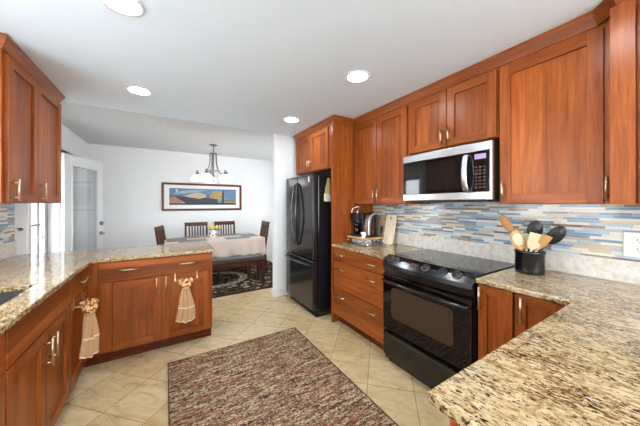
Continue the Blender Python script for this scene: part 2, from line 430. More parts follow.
struct(wall_cells((XD, XD + .15), [3.62, DW[0], DW[1], 6.05], [0, DW[2], DW[3], 2.6], lambda u, v: DW[0] < u < DW[1] and DW[2] < v < DW[3]).build('wall_dining', M['wall']))
FW = (-.9, 2.0, .6, 2.2)
t = MB(); t.cells([XL, FW[0], FW[1], XR], [0, FW[2], FW[3], 2.6], lambda u, v: not (FW[0] < u < FW[1] and FW[2] < v < FW[3]), YF - .15, YF)
b = MB(); b.v = [(u, w, v) for u, v, w in t.v]; b.f = t.f; b.m = t.m; b.sm = t.sm
struct(b.build('wall_front', M['wall']))
struct(MB().box(-14, -1.32, -4, 16, -.16, -.06).build('ground', M['concrete']))

struct(MB().box(-3.9, -1.34, 2.9, 6.3, 2.55, 2.65).build('added_porch_roof', M['trim']))  # porch roof added to cut the sky light on the open door leaf
for y_ in (6.6, 8.4, 10.2, 12.0): struct(MB().box(-3.75, -3.6, y_, y_ + .15, -.06, 2.55).build('porch_post', M['porch'], bevel=.006))
b = MB(); b.box(-3.72, -3.63, 6.0, 13, .92, 1.0); b.box(-3.72, -3.63, 6.0, 13, .10, .16)
for k in range(45): b.box(-3.69, -3.66, 6.05 + k * .155, 6.09 + k * .155, .16, .92)
struct(b.build('porch_railing', M['porch']))

def baseboard(n, x0, x1, y0, y1): struct(MB().box(x0, x1, y0, y1, 0, .1).build(n, M['trim'], bevel=.004))
baseboard('baseboard_back', XL, XD, YW - .014, YW)
baseboard('baseboard_left', XL, XL + .014, 4.56, YW - .014)
b = MB(); b.box(1.369, 1.383, 3.503, 3.634, 0, .1); b.box(1.383, XR, 3.503, 3.517, 0, .1); b.box(1.383, XR, 3.62, 3.634, 0, .1)
struct(b.build('baseboard_partition', M['trim'], bevel=.003))

def window(n, w, x, sgn):
    y0, y1, z0, z1 = w
    r = bpy.data.objects.new(n, None); COL.objects.link(r); struct(r)
    b = MB(); d0, d1 = sorted((x + sgn * .05, x + sgn * .11))
    ym = (y0 + y1) / 2
    for a, c, e, f in ((y0, y0 + .05, z0, z1), (y1 - .05, y1, z0, z1), (y0 + .05, y1 - .05, z0, z0 + .05), (y0 + .05, y1 - .05, z1 - .05, z1), (ym - .025, ym + .025, z0 + .05, z1 - .05)):
        b.box(d0, d1, a, c, e, f)
    b.build('window_frame', M['trim'], r)
    dm = (d0 + d1) / 2
    g = MB(); g.box(dm - .003, dm + .003, y0 + .05, ym - .025, z0 + .05, z1 - .05); g.box(dm - .003, dm + .003, ym + .025, y1 - .05, z0 + .05, z1 - .05); g.build('glass_pane', M['glass'], r)
    b = MB(); s0, s1 = sorted((x - sgn * .02, x + sgn * .12)); b.box(s0, s1, y0, y1, z0 - .022, z0); b.build('window_sill', M['trim'], r, .003)
window('window_1', WIN, XL, -1)
window('added_window_2', DW, XD, 1)  # unseen dining window, put in and sized for the daylight it lets in
r = struct(bpy.data.objects.new('added_window_3', None)); COL.objects.link(r)  # unseen window behind the camera, added to let soft daylight into the kitchen
b = MB(); x0, x1, z0, z1 = FW; xm = (x0 + x1) / 2; f0, f1 = YF - .11, YF - .05
for q_ in ((x0, x0 + .05, z0, z1), (x1 - .05, x1, z0, z1), (xm - .025, xm + .025, z0 + .05, z1 - .05), (x0 + .05, x1 - .05, z0, z0 + .05), (x0 + .05, x1 - .05, z1 - .05, z1)): b.box(q_[0], q_[1], f0, f1, q_[2], q_[3])
b.build('window_frame', M['trim'], r)
b = MB()
for a, c in ((x0 + .05, xm - .025), (xm + .025, x1 - .05)): b.box(a, c, YF - .083, YF - .077, z0 + .05, z1 - .05)
b.build('glass_pane', M['glass'], r)

# doorway casing, storm door, open door leaf
b = MB(); y0, y1, _, zt = DOOR
for a, c, e, f in ((y0 - .075, y0, 0, zt + .075), (y1, y1 + .075, 0, zt + .075), (y0, y1, zt, zt + .075)): b.box(XL, XL + .016, a, c, e, f)
struct(b.build('trim_1', M['trim'], bevel=.004))
r = struct(bpy.data.objects.new('door_1', None)); COL.objects.link(r); r['label'] = 'white glazed storm door with a grey push bar in the left doorway'
b = MB(); xs0, xs1 = -1.285, -1.25
b.box(xs0, xs1, y0 + .005, y0 + .09, .02, zt - .01); b.box(xs0, xs1, y1 - .09, y1 - .02, .02, zt - .01)
b.box(xs0, xs1, y0 + .09, y1 - .09, zt - .11, zt - .01); b.box(xs0, xs1, y0 + .09, y1 - .09, .02, .26)
b.box(xs0, xs1, 4.16, 4.235, .26, zt - .11)
b.build('storm_frame', M['storm'], r, .003)
g = MB(); g.box(-1.270, -1.264, y0 + .09, 4.16, .26, zt - .11); g.box(-1.270, -1.264, 4.235, y1 - .09, .26, zt - .11); g.build('glass_pane', M['glass'], r)
MB().box(xs0, xs1, y1 - .018, y1 - .002, .02, zt - .01).build('weather_seal', M['black_matte'], r)
b = MB(); b.tube([(-1.235, 3.80, 1.135), (-1.235, 4.19, 1.135)], .014); b.build('push_bar', M['nickel_dark'], r)
b = MB(); b.tube([(-1.235, 3.80, .98), (-1.235, 4.30, .98)], .010); b.build('lower_bar', M['trim'], r)

r = struct(bpy.data.objects.new('door_2', None)); COL.objects.link(r); r.location = (-1.10, 4.46, 0); r.rotation_euler = (0, 0, R(90 - 19))
r['label'] = 'white open door leaf with one full glass pane beside the dining wall'
b = MB(); w, T = .80, .042      # local x along the leaf, room side is -y
b.box(0, .125, 0, T, .012, 2.03); b.box(w - .125, w, 0, T, .012, 2.03); b.box(.125, w - .125, 0, T, 1.90, 2.03); b.box(.125, w - .125, 0, T, .012, .25)
b.box(.125, .145, -.008, T + .008, .25, 1.90); b.box(w - .145, w - .125, -.008, T + .008, .25, 1.90); b.box(.145, w - .145, -.008, T + .008, 1.88, 1.90); b.box(.145, w - .145, -.008, T + .008, .25, .27)
b.build('door_leaf', M['trim'], r, .003)
MB().box(.145, w - .145, T / 2 - .004, T / 2 + .004, .27, 1.88).build('glass_pane', M['glass'], r)
Ry = Matrix.Rotation(PI / 2, 4, 'X')
b = MB(); b.lathe([(.0, 0), (.03, 0), (.03, .012), (.02, .03), (0, .03)], (w - .06, 0, 1.07), 20, 0, Ry); b.build('deadbolt', M['nickel_dark'], r)
b = MB(); b.lathe([(.0, 0), (.03, 0), (.03, .01), (.012, .02), (.012, .05), (0, .05)], (w - .06, 0, .92), 20, 0, Ry); b.tube([(w - .06, -.048, .92), (w - .10, -.05, .92), (w - .17, -.045, .918)], [.011, .010, .008]); b.build('lever_handle', M['nickel_dark'], r)

# mosaic backsplashes
r = struct(bpy.data.objects.new('tile_backsplash', None)); COL.objects.link(r)
MB().box(XR - .009, XR, -.4, 2.408, 1.045, 1.385).build('mosaic_field', M['mosaic'], r)
MB().box(XR - .02, XR, -.4, 2.408, .915, 1.045).build('stone_strip', M['stone'], r, .002)
r = struct(bpy.data.objects.new('tile_backsplash', None)); COL.objects.link(r)
b = MB(); b.cells([.4, WIN[0], WIN[1], 3.36], [1.045, WIN[2] - .022, 1.375], lambda u, v: not (WIN[0] < u < WIN[1] and v > WIN[2] - .022), XL, XL + .009)
b.v = [(w_, u_, v_) for u_, v_, w_ in b.v]; b.build('mosaic_field', M['mosaic'], r)
MB().box(XL, XL + .02, .4, 3.36, .915, 1.045).build('stone_strip', M['stone'], r, .002)

# ------------------------------------------------------------------ downlights
cans = [(-.19, 1.62, 'round recessed downlight cut by the top edge, left of the rug'), (-.2, 2.8, 'round recessed downlight above the peninsula'),
        (1.32, 1.57, 'round recessed downlight in front of the microwave cabinets'), (1.31, 2.79, 'round recessed downlight in front of the fridge cabinet')]
proto = None
for x, y, lab in cans + [(-.19, .4, 'round recessed downlight behind the camera over the sink run'), (1.32, .35, 'round recessed downlight behind the camera over the right counter'), (.5, -1.1, 'round recessed downlight at the glazed end of the kitchen')]:
    if proto is None:
        proto = o = thing('recessed_downlight', lab, 'ceiling light', (x, y, ZC), 0, 'recessed downlights in the kitchen ceiling')
        MB().lathe([(.079, 0), (.098, 0), (.098, -.006), (.079, -.009), (.079, 0)], n=36, cap=False).build('trim_ring', M['trim'], o)
        MB().lathe([(0, -.001), (.078, -.001), (.078, -.005), (0, -.005)], n=36).build('diffuser', M['can'], o)
    else:
        o = copy_tree(proto); o.location = (x, y, ZC); o['label'] = lab

# ------------------------------------------------------------------ cabinet parts
def handle(parent, p, length, axis='z', name='handle'):     # p = centre on the face, bar stands off towards -y
    b = MB(); x, y, z = p; h = length / 2; d = .034
    if axis == 'z':
        b.tube([(x, y - d, z - h), (x, y - d, z + h)], .006, 10)
        for s in (-1, 1): b.tube([(x, y, z + s * h * .68), (x, y - d, z + s * h * .68)], .0048, 8)
    else:
        b.tube([(x - h, y - d, z), (x + h, y - d, z)], .006, 10)
        for s in (-1, 1): b.tube([(x + s * h * .68, y, z), (x + s * h * .68, y - d, z)], .0048, 8)
    return b.build(name, M['nickel'], parent)
FT = .02
def door(parent, x0, x1, z0, z1, hx=None, hz=None, hl=.14, st=.062):
    b = MB(); i0, i1, k0, k1 = x0 + st, x1 - st, z0 + st, z1 - st
    b.box(x0, i0, -FT, 0, z0, z1, 0); b.box(i1, x1, -FT, 0, z0, z1, 0)
    b.box(i0, i1, -FT, 0, k1, z1, 1); b.box(i0, i1, -FT, 0, z0, k0, 1)
    b.box(i0, i1, -.006, -.001, k0, k1, 2)
    o = b.build('door', [M['cherry'], M['cherry_h'], M['cherry_p']], parent, .0015)
    if hx is not None: handle(o, (hx, -FT, hz), hl)
    return o
def drawer(parent, x0, x1, z0, z1, hs=(), hl=.15, hz=None, name='drawer'):
    o = MB().box(x0, x1, -FT, 0, z0, z1).build(name, M['cherry_hp'], parent, .002)
    for hx in hs: handle(o, (hx, -FT, hz or (z0 + z1) / 2), hl, 'x')
    return o
def carcass(parent, w, d, z0, z1, kick=True):
    if kick:
        MB().box(0, w, 0, d, .11, z1).build('carcass', M['cherry'], parent)
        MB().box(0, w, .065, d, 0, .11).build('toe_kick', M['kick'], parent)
    else:
        MB().box(0, w, 0, d, z0, z1).build('carcass', M['cherry'], parent)

RW, LW = -PI / 2, PI / 2       # right-wall units face -X, left-wall units face +X
# over-fridge cabinet with its tall side panel: x runs towards the camera
c = thing('fridge_cabinet', 'cherry two-door cabinet above the black fridge with tall side panel', 'cabinet', (1.68, 3.40, 0), RW)
MB().box(0, .965, 0, .60, 1.80, 2.335).build('carcass', M['cherry'], c)
MB().box(.966, .99, -.03, .608, 0.0, 2.321).build('side_panel', M['cherry'], c, .001)
MB().box(.86, .966, -.004, 0, 1.80, 2.335).build('face_stile', M['cherry'], c)
door(c, .012, .44, 1.815, 2.305, .415, 1.90, .11); door(c, .446, .875, 1.815, 2.305, .471, 1.90, .11)

def wall_cab(label, y0, y1, z0, doors, x=1.97, d=.315, name='wall_cabinet', zt=2.335):
    c = thing(name, label, 'cabinet', (x, y0, 0), RW)
    MB().box(0, y0 - y1, 0, d, z0, zt).build('carcass', M['cherry'], c)
    for a in doors: door(c, *a)
    return c
wall_cab('cherry two-door wall cabinet above the coffee machines', 2.407, 1.582, 1.372, [(.012, .404, 1.377, 2.305, .376, 1.465), (.410, .80, 1.377, 2.305, .438, 1.465)])
wall_cab('short cherry two-door wall cabinet directly above the microwave', 1.578, .838, 1.835, [(.006, .366, 1.84, 2.305, .338, 1.925, .12), (.371, .73, 1.84, 2.305, .399, 1.925, .12)])
c = wall_cab('large single-door cherry wall cabinet above the utensil crock', .834, .312, 1.372, [(.008, .488, 1.377, 2.298, .034, 1.46)])
MB().box(.492, .521, -.006, 0, 1.372, 2.335).build('filler_strip', M['cherry'], c)
handle(c, (.500, -.006, 1.455), .12)
c = thing('wall_cabinet', 'deeper cherry wall cabinet cut by the right edge of the view', 'cabinet', (1.885, .31, 0), RW)
MB().box(0, .66, 0, .40, 1.372, 2.335).build('carcass', M['cherry'], c)
MB().box(0, .080, -.02, 0, 1.372, 2.335).build('face_stile', M['cherry'], c, .001)
door(c, .090, .63, 1.377, 2.305)

c = thing('wall_cabinet', 'cherry two-door wall cabinet at the left edge above the tiled splashback', 'cabinet', (-.85, 2.32, 0), LW)
MB().box(0, .975, 0, .305, 1.378, 2.335).build('carcass', M['cherry'], c)
door(c, .035, .455, 1.383, 2.305, .065, 1.462, .14); door(c, .461, .965, 1.383, 2.305, .492, 1.468, .14)

# crown mouldings
prof = [(0, 2.322), (.006, 2.322), (.010, 2.336), (.030, 2.380), (.034, 2.386), (.034, 2.399), (0, 2.399)]
b = MB().sweep([(1.678, 3.41), (1.678, 2.409), (1.968, 2.409), (1.968, .37), (1.883, .285), (1.883, -.34)], prof)
tag(b.build('crown_molding', M['crown']), 'cherry crown molding running along all cabinets on the right wall', 'molding')
b = MB().sweep([(XL + .005, 2.318), (-.848, 2.318), (-.848, 3.297), (XL + .005, 3.297)], prof)
tag(b.build('crown_molding', M['crown']), 'cherry crown molding on top of the left wall cabinet', 'molding')

# base cabinets
c = thing('base_cabinet', 'cherry three-drawer base cabinet between fridge and range', 'cabinet', (1.68, 2.408, 0), RW)
carcass(c, .81, .605, 0, .882)
for z0, z1 in ((.735, .875), (.43, .725), (.115, .42)):
    drawer(c, .008, .802, z0, z1, (.17, .645), .14, z1 - .07)
c = thing('base_cabinet', 'narrow single-door cherry base cabinet right of the range', 'cabinet', (1.68, .828, 0), RW)
carcass(c, .195, .605, 0, .882); door(c, .006, .188, .115, .875, .026, .795, .14, .05)
c = thing('base_cabinet', 'cherry corner base cabinet where the right counter turns', 'cabinet', (1.68, .632, 0), RW)
carcass(c, .225, .605, 0, .882); door(c, .006, .215, .115, .875, .042, .795, .14, .05)
c = thing('base_cabinet', 'cherry cabinet block under the near right granite counter', 'cabinet', (.585, -.36, 0), 0)
MB().box(0, 1.70, 0, .715, .11, .882).build('carcass', M['cherry'], c)
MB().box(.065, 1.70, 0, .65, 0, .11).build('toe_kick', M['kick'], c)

c = thing('base_cabinet', 'cherry peninsula base cabinet with one wide drawer over two doors', 'cabinet', (-.485, 2.775, 0), 0)
w = .895
carcass(c, w, .56, 0, .882)
drawer(c, .012, w - .006, .715, .875, (.215, .68), .16, .805)
door(c, .105, .452, .115, .705, .418, .625, .15); d = door(c, .458, w - .03, .115, .705, .492, .625, .15)
MB().box(.005, .10, -.012, 0, .115, .705).build('filler_strip', M['cherry'], c)
MB().box(-.069, -.001, 0, .03, .11, .882).build('corner_filler', M['cherry'], c)
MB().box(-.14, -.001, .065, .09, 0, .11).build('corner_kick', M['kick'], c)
c = thing('base_cabinet', 'cherry sink base cabinet with two doors under the steel sink', 'cabinet', (-.555, 1.50, 0), LW)
w = .778
b = MB(); b.box(0, w, 0, .59, .11, .69); b.box(0, w, 0, .04, .69, .882); b.box(0, .02, .04, .59, .69, .882); b.box(w - .02, w, .04, .59, .69, .882); b.build('carcass', M['cherry'], c)
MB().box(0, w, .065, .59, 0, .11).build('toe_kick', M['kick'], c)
MB().box(.006, w - .006, -FT, 0, .715, .875).build('false_front', M['cherry_hp'], c, .002)
door(c, .006, .386, .115, .705, .352, .60, .15); door(c, .392, .772, .115, .705, .426, .60, .15)
c = thing('base_cabinet', 'narrow cherry drawer and door base cabinet at the inner left corner', 'cabinet', (-.555, 2.281, 0), LW)
carcass(c, .49, .59, 0, .882)
drawer(c, .006, .455, .715, .875, (.25,), .17, .805)
door(c, .006, .455, .115, .705)
c = thing('base_cabinet', 'cherry base cabinet at the left edge, nearest the camera', 'cabinet', (-.555, .45, 0), LW)
carcass(c, 1.046, .59, 0, .882)
drawer(c, .006, 1.04, .715, .875, (.35, .7), .15, .805)
door(c, .006, .52, .115, .705, .48, .60); door(c, .526, 1.04, .115, .705, .56, .60)

# ------------------------------------------------------------------ worktops
def top(name, xs, ys, inside, label):
    return tag(MB().cells(xs, ys, inside, .884, .914).build(name, M['granite'], bevel=.006, seg=3), label, 'countertop')
SK = (-1.03, -.635, 1.54, 2.09)
top('countertop', [XL + .021, SK[0], SK[1], -.517, .437], [.45, SK[2], SK[3], 2.738, 3.36],
    lambda x, y: (x < -.517 or y > 2.738) and not (SK[0] < x < SK[1] and SK[2] < y < SK[3]), 'L-shaped granite countertop with sink running onto the peninsula')
top('countertop', [1.640, XR - .021], [1.602, 2.407], lambda x, y: True, 'short granite countertop under the coffee machines')
top('countertop', [.548, 1.640, XR - .021], [-.42, .39, .828], lambda x, y: x > 1.64 or y < .39, 'large granite countertop in the right foreground beside the range')

s = thing('sink', 'stainless steel undermount sink in the left granite counter', 'sink', (-.8325, 1.815, .70))
b = MB(); a, bb, hh, t = (SK[1] - SK[0]) / 2, (SK[3] - SK[2]) / 2, .183, .004
b.box(-a - t, a + t, -bb - t, bb + t, -t, 0); b.box(-a - t, -a, -bb - t, bb + t, 0, hh); b.box(a, a + t, -bb - t, bb + t, 0, hh); b.box(-a, a, -bb - t, -bb, 0, hh); b.box(-a, a, bb, bb + t, 0, hh)
b.build('basin', M['steel_dark'], s)
MB().lathe([(0, .001), (.045, .001), (.045, .004), (.03, .002), (0, .002)], n=24).build('drain', M['chrome'], s)

# ------------------------------------------------------------------ range (local x towards the camera, y into the wall)
g = thing('range', 'black slide-in electric range with glass cooktop and oven window', 'stove', (1.62, 1.592, 0), RW)
w = .756
MB().box(0, w, .035, .63, .03, .905).build('body', M['black'], g, .003)
MB().box(.02, w - .02, .06, .6, 0, .03).build('plinth', M['dark_gap'], g)
b = MB(); b.box(-.006, w + .006, .075, .635, .908, .922); b.build('cooktop', M['black_glass'], g, .004)
# control panel: bowed front, sloping
b = MB()
def bow(u): return -.035 * (1 - (2 * u - 1) ** 2)
N = 16; sect = [(.105, .922), (.085, .926), (.045, .905), (.005, .868), (.0, .838), (.012, .792), (.105, .792)]
vs = []; fs = []
for i in range(N + 1):
    u = i / N
    for k, (y, z) in enumerate(sect):
        f = 1 if 2 <= k <= 5 else (.3 if k == 1 else 0)
        vs.append((u * w, y + bow(u) * f, z))
q = len(sect)
for i in range(N):
    for k in range(q): fs.append((i * q + k, i * q + (k + 1) % q, (i + 1) * q + (k + 1) % q, (i + 1) * q + k))
fs += [list(range(q)), [N * q + k for k in range(q)][::-1]]
b.add(vs, fs); b.build('control_panel', M['black_panel'], g, .003)
slope = Matrix.Rotation(R(42), 4, 'X')
def pan(u, t, lift): # point on the sloping panel: t 0 front .. 1 back
    f = 1 - .55 * max(0, t - .55)
    y = .005 + .040 * t / .5 if t <= .5 else .045 + .040 * (t - .5) / .5
    z = .868 + .037 * t / .5 if t <= .5 else .905 + .021 * (t - .5) / .5
    return (u * w, y + bow(u) * f - lift * .6, z + lift * .8)
for u in (.085, .175, .56, .73, .85):
    b = MB(); b.lathe([(0, 0), (.025, 0), (.024, .005), (.016, .007), (.014, .024), (0, .025)], pan(u, .48, 0), 18, 0, slope)
    kb = b.build('control_knob', M['black_matte'], g)
    b = MB(); b.lathe([(.0252, 0), (.031, 0), (.030, .006), (.0252, .006), (.0252, 0)], pan(u, .48, 0), 24, 0, slope, cap=False); b.build('knob_ring', M['nickel_dark'], kb)
b = MB(); b.add([pan(u, t, .002) for u, t in ((.38, .36), (.47, .36), (.47, .62), (.38, .62))], [(0, 1, 2, 3)]); b.build('clock_display', M['oven_display'], g)
for u in (.27, .32, .51, .635, .66): MB().ball(pan(u, .42, .001), .005, .004, .004, n=8).build('touch_button', M['nickel_dark'], g)
d = MB(); d.box(.004, w - .004, .0, .04, .30, .775); d = d.build('oven_door', M['black_glass'], g, .008)
b = MB(); rr_ = .035; xa, xb, za, zb = .10, w - .12, .42, .675; pts = []
for cx_, cz_, a0 in ((xb - rr_, zb - rr_, 0), (xa + rr_, zb - rr_, 90), (xa + rr_, za + rr_, 180), (xb - rr_, za + rr_, 270)):
    for k in range(5): pts.append((cx_ + rr_ * math.cos(R(a0 + k * 22.5)), cz_ + rr_ * math.sin(R(a0 + k * 22.5))))
b.prism(pts, -.0015, .001, 'y'); b.build('oven_window', M['oven_window'], d)
b = MB(); hp = [(.012, .005, .722)] + [(x, -.045 + .028 * (2 * x / w - 1) ** 2, .722) for x in [.03 + (w - .06) * i / 14 for i in range(15)]] + [(w - .012, .005, .722)]
b.tube(hp, .013, 12); b.build('door_handle', M['black'], d)
d = MB(); d.box(.004, w - .004, .004, .04, .075, .285); d = d.build('storage_drawer', M['black'], g, .008)
b = MB(); b.prism([(-.012, .278), (.006, .285), (.006, .245), (-.004, .25)], .05, w - .05, 'x'); b.build('drawer_pull', M['black'], d, .003)

# ------------------------------------------------------------------ microwave
g = thing('microwave', 'stainless over-the-range microwave with black glass door', 'microwave', (1.885, 1.588, 1.40), RW)
w, h = .748, .407
MB().box(0, w, .022, .395, 0, h).build('housing', M['black_matte'], g, .002)
b = MB(); b.box(.0, w, -.004, .022, h - .062, h); b.build('top_band', M['steel'], g, .003)
b = MB(); b.box(.0, w, -.004, .022, 0.004, .058); b.build('bottom_band', M['steel'], g, .003)
MB().box(w - .016, w, -.004, .022, .058, h - .062).build('side_trim', M['steel'], g, .001)
d = MB().box(.004, .605, -.006, .022, .060, h - .064).build('door', M['black_glass'], g, .002)
MB().box(.03, .54, -.0075, -.005, .085, h - .09).build('door_window', M['mw_window'], d, .001)
b = MB(); hp = [(.585, -.008, h - .085), (.585, -.03, h - .09)] + [(.585 , -.034 - .022 * math.sin(PI * i / 8), h - .09 - (h - .165) * i / 8) for i in range(9)] + [(.585, -.03, .075), (.585, -.008, .07)]
b.tube(hp, .012, 12, 0, 1.7); b.build('door_handle', M['steel'], d)
cp = MB().box(.607, w - .017, -.006, .022, .060, h - .064).build('control_panel', M['black_glass'], g, .002)
MB().box(.635, .71, -.0075, -.005, h - .118, h - .082).build('clock_display', M['display'], cp)
b = MB()
for i in range(3):
    for j in range(7): b.box(.637 + i * .027, .652 + i * .027, -.0072, -.0055, .085 + j * .024, .094 + j * .024)
b.build('key_marks', plain('key_print', srgb(70, 66, 62), .5), cp)
b = MB(); b.box(.06, w - .06, .05, .33, -.012, 0)
for i in range(12): b.box(.10 + i * .045, .125 + i * .045, .08, .16, -.0135, -.012, 1)
b.build('vent_grille', [M['black_matte'], M['dark_gap']], g)

# ------------------------------------------------------------------ fridge
g = thing('refrigerator', 'black french-door refrigerator with bottom freezer drawer', 'refrigerator', (1.50, 3.385, 0), RW)
w, zt = .785, 1.737
MB().box(0, w, .075, .76, .03, zt - .015).build('body', M['fridge_black'], g, .006)
MB().box(.02, w - .02, .06, .7, 0, .075).build('kick_grille', M['dark_gap'], g)
ym = .372
def fdoor(x0, x1, hx, lean):
    d = MB().box(x0, x1, 0, .07, .70, zt).build('fridge_door', M['fridge_black'], g, .012, seg=4)
    b = MB(); pts = [(hx, .004, 1.64)] + [(hx + lean * math.sin(PI * i / 12) * .035, -.025 - .035 * math.sin(PI * i / 12), 1.62 - .76 * i / 12) for i in range(13)] + [(hx, .004, .84)]
    b.tube(pts, .013, 10); b.build('door_handle', M['fridge_black'], d); return d
fdoor(.004, ym - .003, ym - .032, -1); fdoor(ym + .003, w - .004, ym + .032, 1)
d = MB().box(.004, w - .004, 0, .07, .09, .685).build('freezer_drawer', M['fridge_black'], g, .012, seg=4)
b = MB(); pts = [(.05, .004, .645)] + [(.06 + (w - .12) * i / 12, -.03 - .03 * math.sin(PI * i / 12), .635) for i in range(13)] + [(w - .05, .004, .645)]
b.tube(pts, .013, 10); b.build('drawer_handle', M['fridge_black'], d)
b = MB(); b.ball((0, 0, 0), .022, .004, .026, 0); b.ball((.008, 0, -.03), .012, .004, .016, 1)
tag(b.build('magnet', [M['pink'], M['white_plastic']], loc=(1.496, 2.70, 1.685)), 'small pink and white magnet on the fridge door corner', 'magnet').rotation_euler = (0, 0, RW)
n = thing('recipe_card', 'cream card with a kraft cutout clipped on the fridge side', 'card', (1.70, 2.598, 1.50))
b = MB(); b.prism([(-.045, -.095), (.05, -.095), (.05, -.01), (-.045, .005)], -.003, 0, 'y'); b.build('card', M['note'], n)
b = MB(); b.prism([(-.035, .0), (.045, -.005), (.05, .07), (.045, .13), (.04, .185), (.022, .20), (.0, .19), (-.012, .13), (-.03, .07)], -.006, -.003, 'y'); b.build('kraft_cutout', M['kraft'], n)

# ------------------------------------------------------------------ outlet, key hooks
g = thing('wall_outlet', 'white double wall outlet on the mosaic at the right edge', 'outlet', (XR - .009, .268, 1.14), RW)
MB().box(-.058, .058, -.005, 0, -.07, .07).build('cover_plate', M['white_plastic'], g, .003)
b = MB()
for z in (-.026, .026):
    b.box(-.017, .017, -.008, -.004, z - .016, z + .016, 0)
    for x in (-.006, .006): b.box(x - .0015, x + .0015, -.0085, -.0075, z - .003, z + .008, 1)
    b.box(-.002, .002, -.0085, -.0075, z - .012, z - .008, 1)
b.build('socket', [M['white_ceramic'], M['dark_gap']], g)
g = thing('key_hook', 'small dark key hook on the white wall beside the left splashback', 'hook', (XL + .001, 3.43, 1.15), LW)
MB().box(-.05, .05, -.008, 0, -.008, .010).build('hook_plate', M['trim'], g, .002)
for x in (-.03, .0, .03):
    MB().tube([(x, -.006, 0), (x, -.022, -.006), (x, -.026, -.018), (x, -.020, -.026)], .004).build('hook', M['black_matte'], g)

# ------------------------------------------------------------------ coffee corner
g = thing('pod_rack', 'bamboo-topped wire pod rack carrying the coffee machines', 'rack', (1.975, 2.215, .914))
MB().box(-.14, .14, -.162, .162, .068, .082).build('bamboo_top', M['bamboo'], g, .003)
b = MB()
for z in (.012, .060):
    b.tube([(-.13, -.152, z), (.13, -.152, z), (.13, .152, z), (-.13, .152, z), (-.13, -.152, z)], .004, 8)
for x in (-.13, .13):
    for k in range(5):
        y = -.152 + .304 * k / 4; b.tube([(x, y, .0), (x, y, .068)], .004 if k in (0, 4) else .0025, 8)
for y in (-.152, .152):
    for k in range(1, 4):
        x = -.13 + .26 * k / 4; b.tube([(x, y, .012), (x, y, .068)], .0025, 8)
b.build('wire_frame', M['chrome'], g)
pods = MB()
pod = None
for k in range(6):
    if pod is None:
        pod = o = MB().lathe([(.014, 0), (.020, .034), (.023, .035), (.023, .038), (0, .038)], n=16).build('coffee_pod', [M['white_plastic']])
        tag(o, 'white coffee pod lying in the wire rack', 'coffee pod', 'coffee pods inside the wire rack')
    else:
        o = pod.copy(); COL.objects.link(o)
    o.location = (1.878 + .055 * (k // 5), 2.09 + .052 * (k % 5), .9285)
tray = MB().box(-.127, .127, -.149, .149, .010, .0145).build('rack_floor', M['chrome'], g)

g = thing('coffee_machine', 'tall black coffee machine with chrome lift handle beside the fridge panel', 'coffee machine', (1.965, 2.305, .996))
b = MB(); b.box(-.085, .10, -.058, .066, 0, .022); b.box(.0, .10, -.055, .062, .022, .27); b.box(-.082, .0, -.052, .06, .155, .27); b.build('body', M['black_matte'], g, .012, seg=3)
b = MB(); b.lathe([(0, .0), (.026, .0), (.030, .03), (.030, .055), (0, .056)], (-.045, .002, .10), 18); b.build('brew_head', M['black'], g)
b = MB(); b.lathe([(.03, 0), (.036, .06), (.03, .075), (0, .075)], (-.04, .002, .0225), 18); b.build('cup', M['black'], g)
b = MB(); b.tube([(-.075, -.05, .25), (-.07, -.052, .30), (-.04, -.045, .33), (0, -.03, .34), (.03, 0, .335), (.0, .035, .34), (-.04, .05, .33), (-.07, .056, .30), (-.075, .055, .25)], .0065, 10); b.build('lift_handle', M['chrome'], g)
g = thing('coffee_machine', 'slim coffee machine with curved silver neck, right of the black one', 'coffee machine', (1.985, 2.155, .996))
b = MB(); b.box(-.06, .11, -.045, .045, 0, .018); b.box(.085, .11, -.022, .022, .018, .262); b.build('body', M['black_matte'], g, .01, seg=3)
pts = [(-.045, 0, .018), (-.046, 0, .08), (-.044, 0, .14), (-.034, 0, .20), (-.012, 0, .25), (.025, 0, .28), (.07, 0, .288), (.11, 0, .285)]
b = MB()
for (x, y, z), (x2, y2, z2) in zip(pts[:-1], pts[1:]):
    pass
n = len(pts); vs = []; fs = []
for k, p in enumerate(pts):
    a = Vector(pts[max(k - 1, 0)]); c_ = Vector(pts[min(k + 1, n - 1)]); t = (c_ - a).normalized(); nn = Vector((-t.z, 0, t.x))
    for s_, y in ((0, -.036), (0, .036), (1, .036), (1, -.036)): vs.append(Vector((p[0], y, p[2])) - nn * .030 * s_)
for k in range(n - 1):
    for i in range(4): fs.append((k * 4 + i, k * 4 + (i + 1) % 4, k * 4 + 4 + (i + 1) % 4, k * 4 + 4 + i))
fs += [(0, 1, 2, 3), ((n - 1) * 4 + 3, (n - 1) * 4 + 2, (n - 1) * 4 + 1, (n - 1) * 4)]
b.add(vs, fs); b.build('curved_neck', M['steel'], g, .004)
g = thing('mug', 'small white cup on the front of the pod rack', 'cup', (1.868, 2.125, .996))
b = MB(); b.lathe([(.0, .003), (.020, .0), (.022, .002), (.029, .062), (.027, .062), (.021, .006), (0, .006)], n=22); b.build('bowl', M['white_ceramic'], g)
MB().box(-.030, -.026, -.008, .008, .022, .044).build('printed_mark', M['blue'], g)
b = MB(); b.tube([(0, -.027, .05), (0, -.042, .046), (0, -.044, .028), (0, -.025, .018)], .0035, 8); b.build('handle', M['white_ceramic'], g)

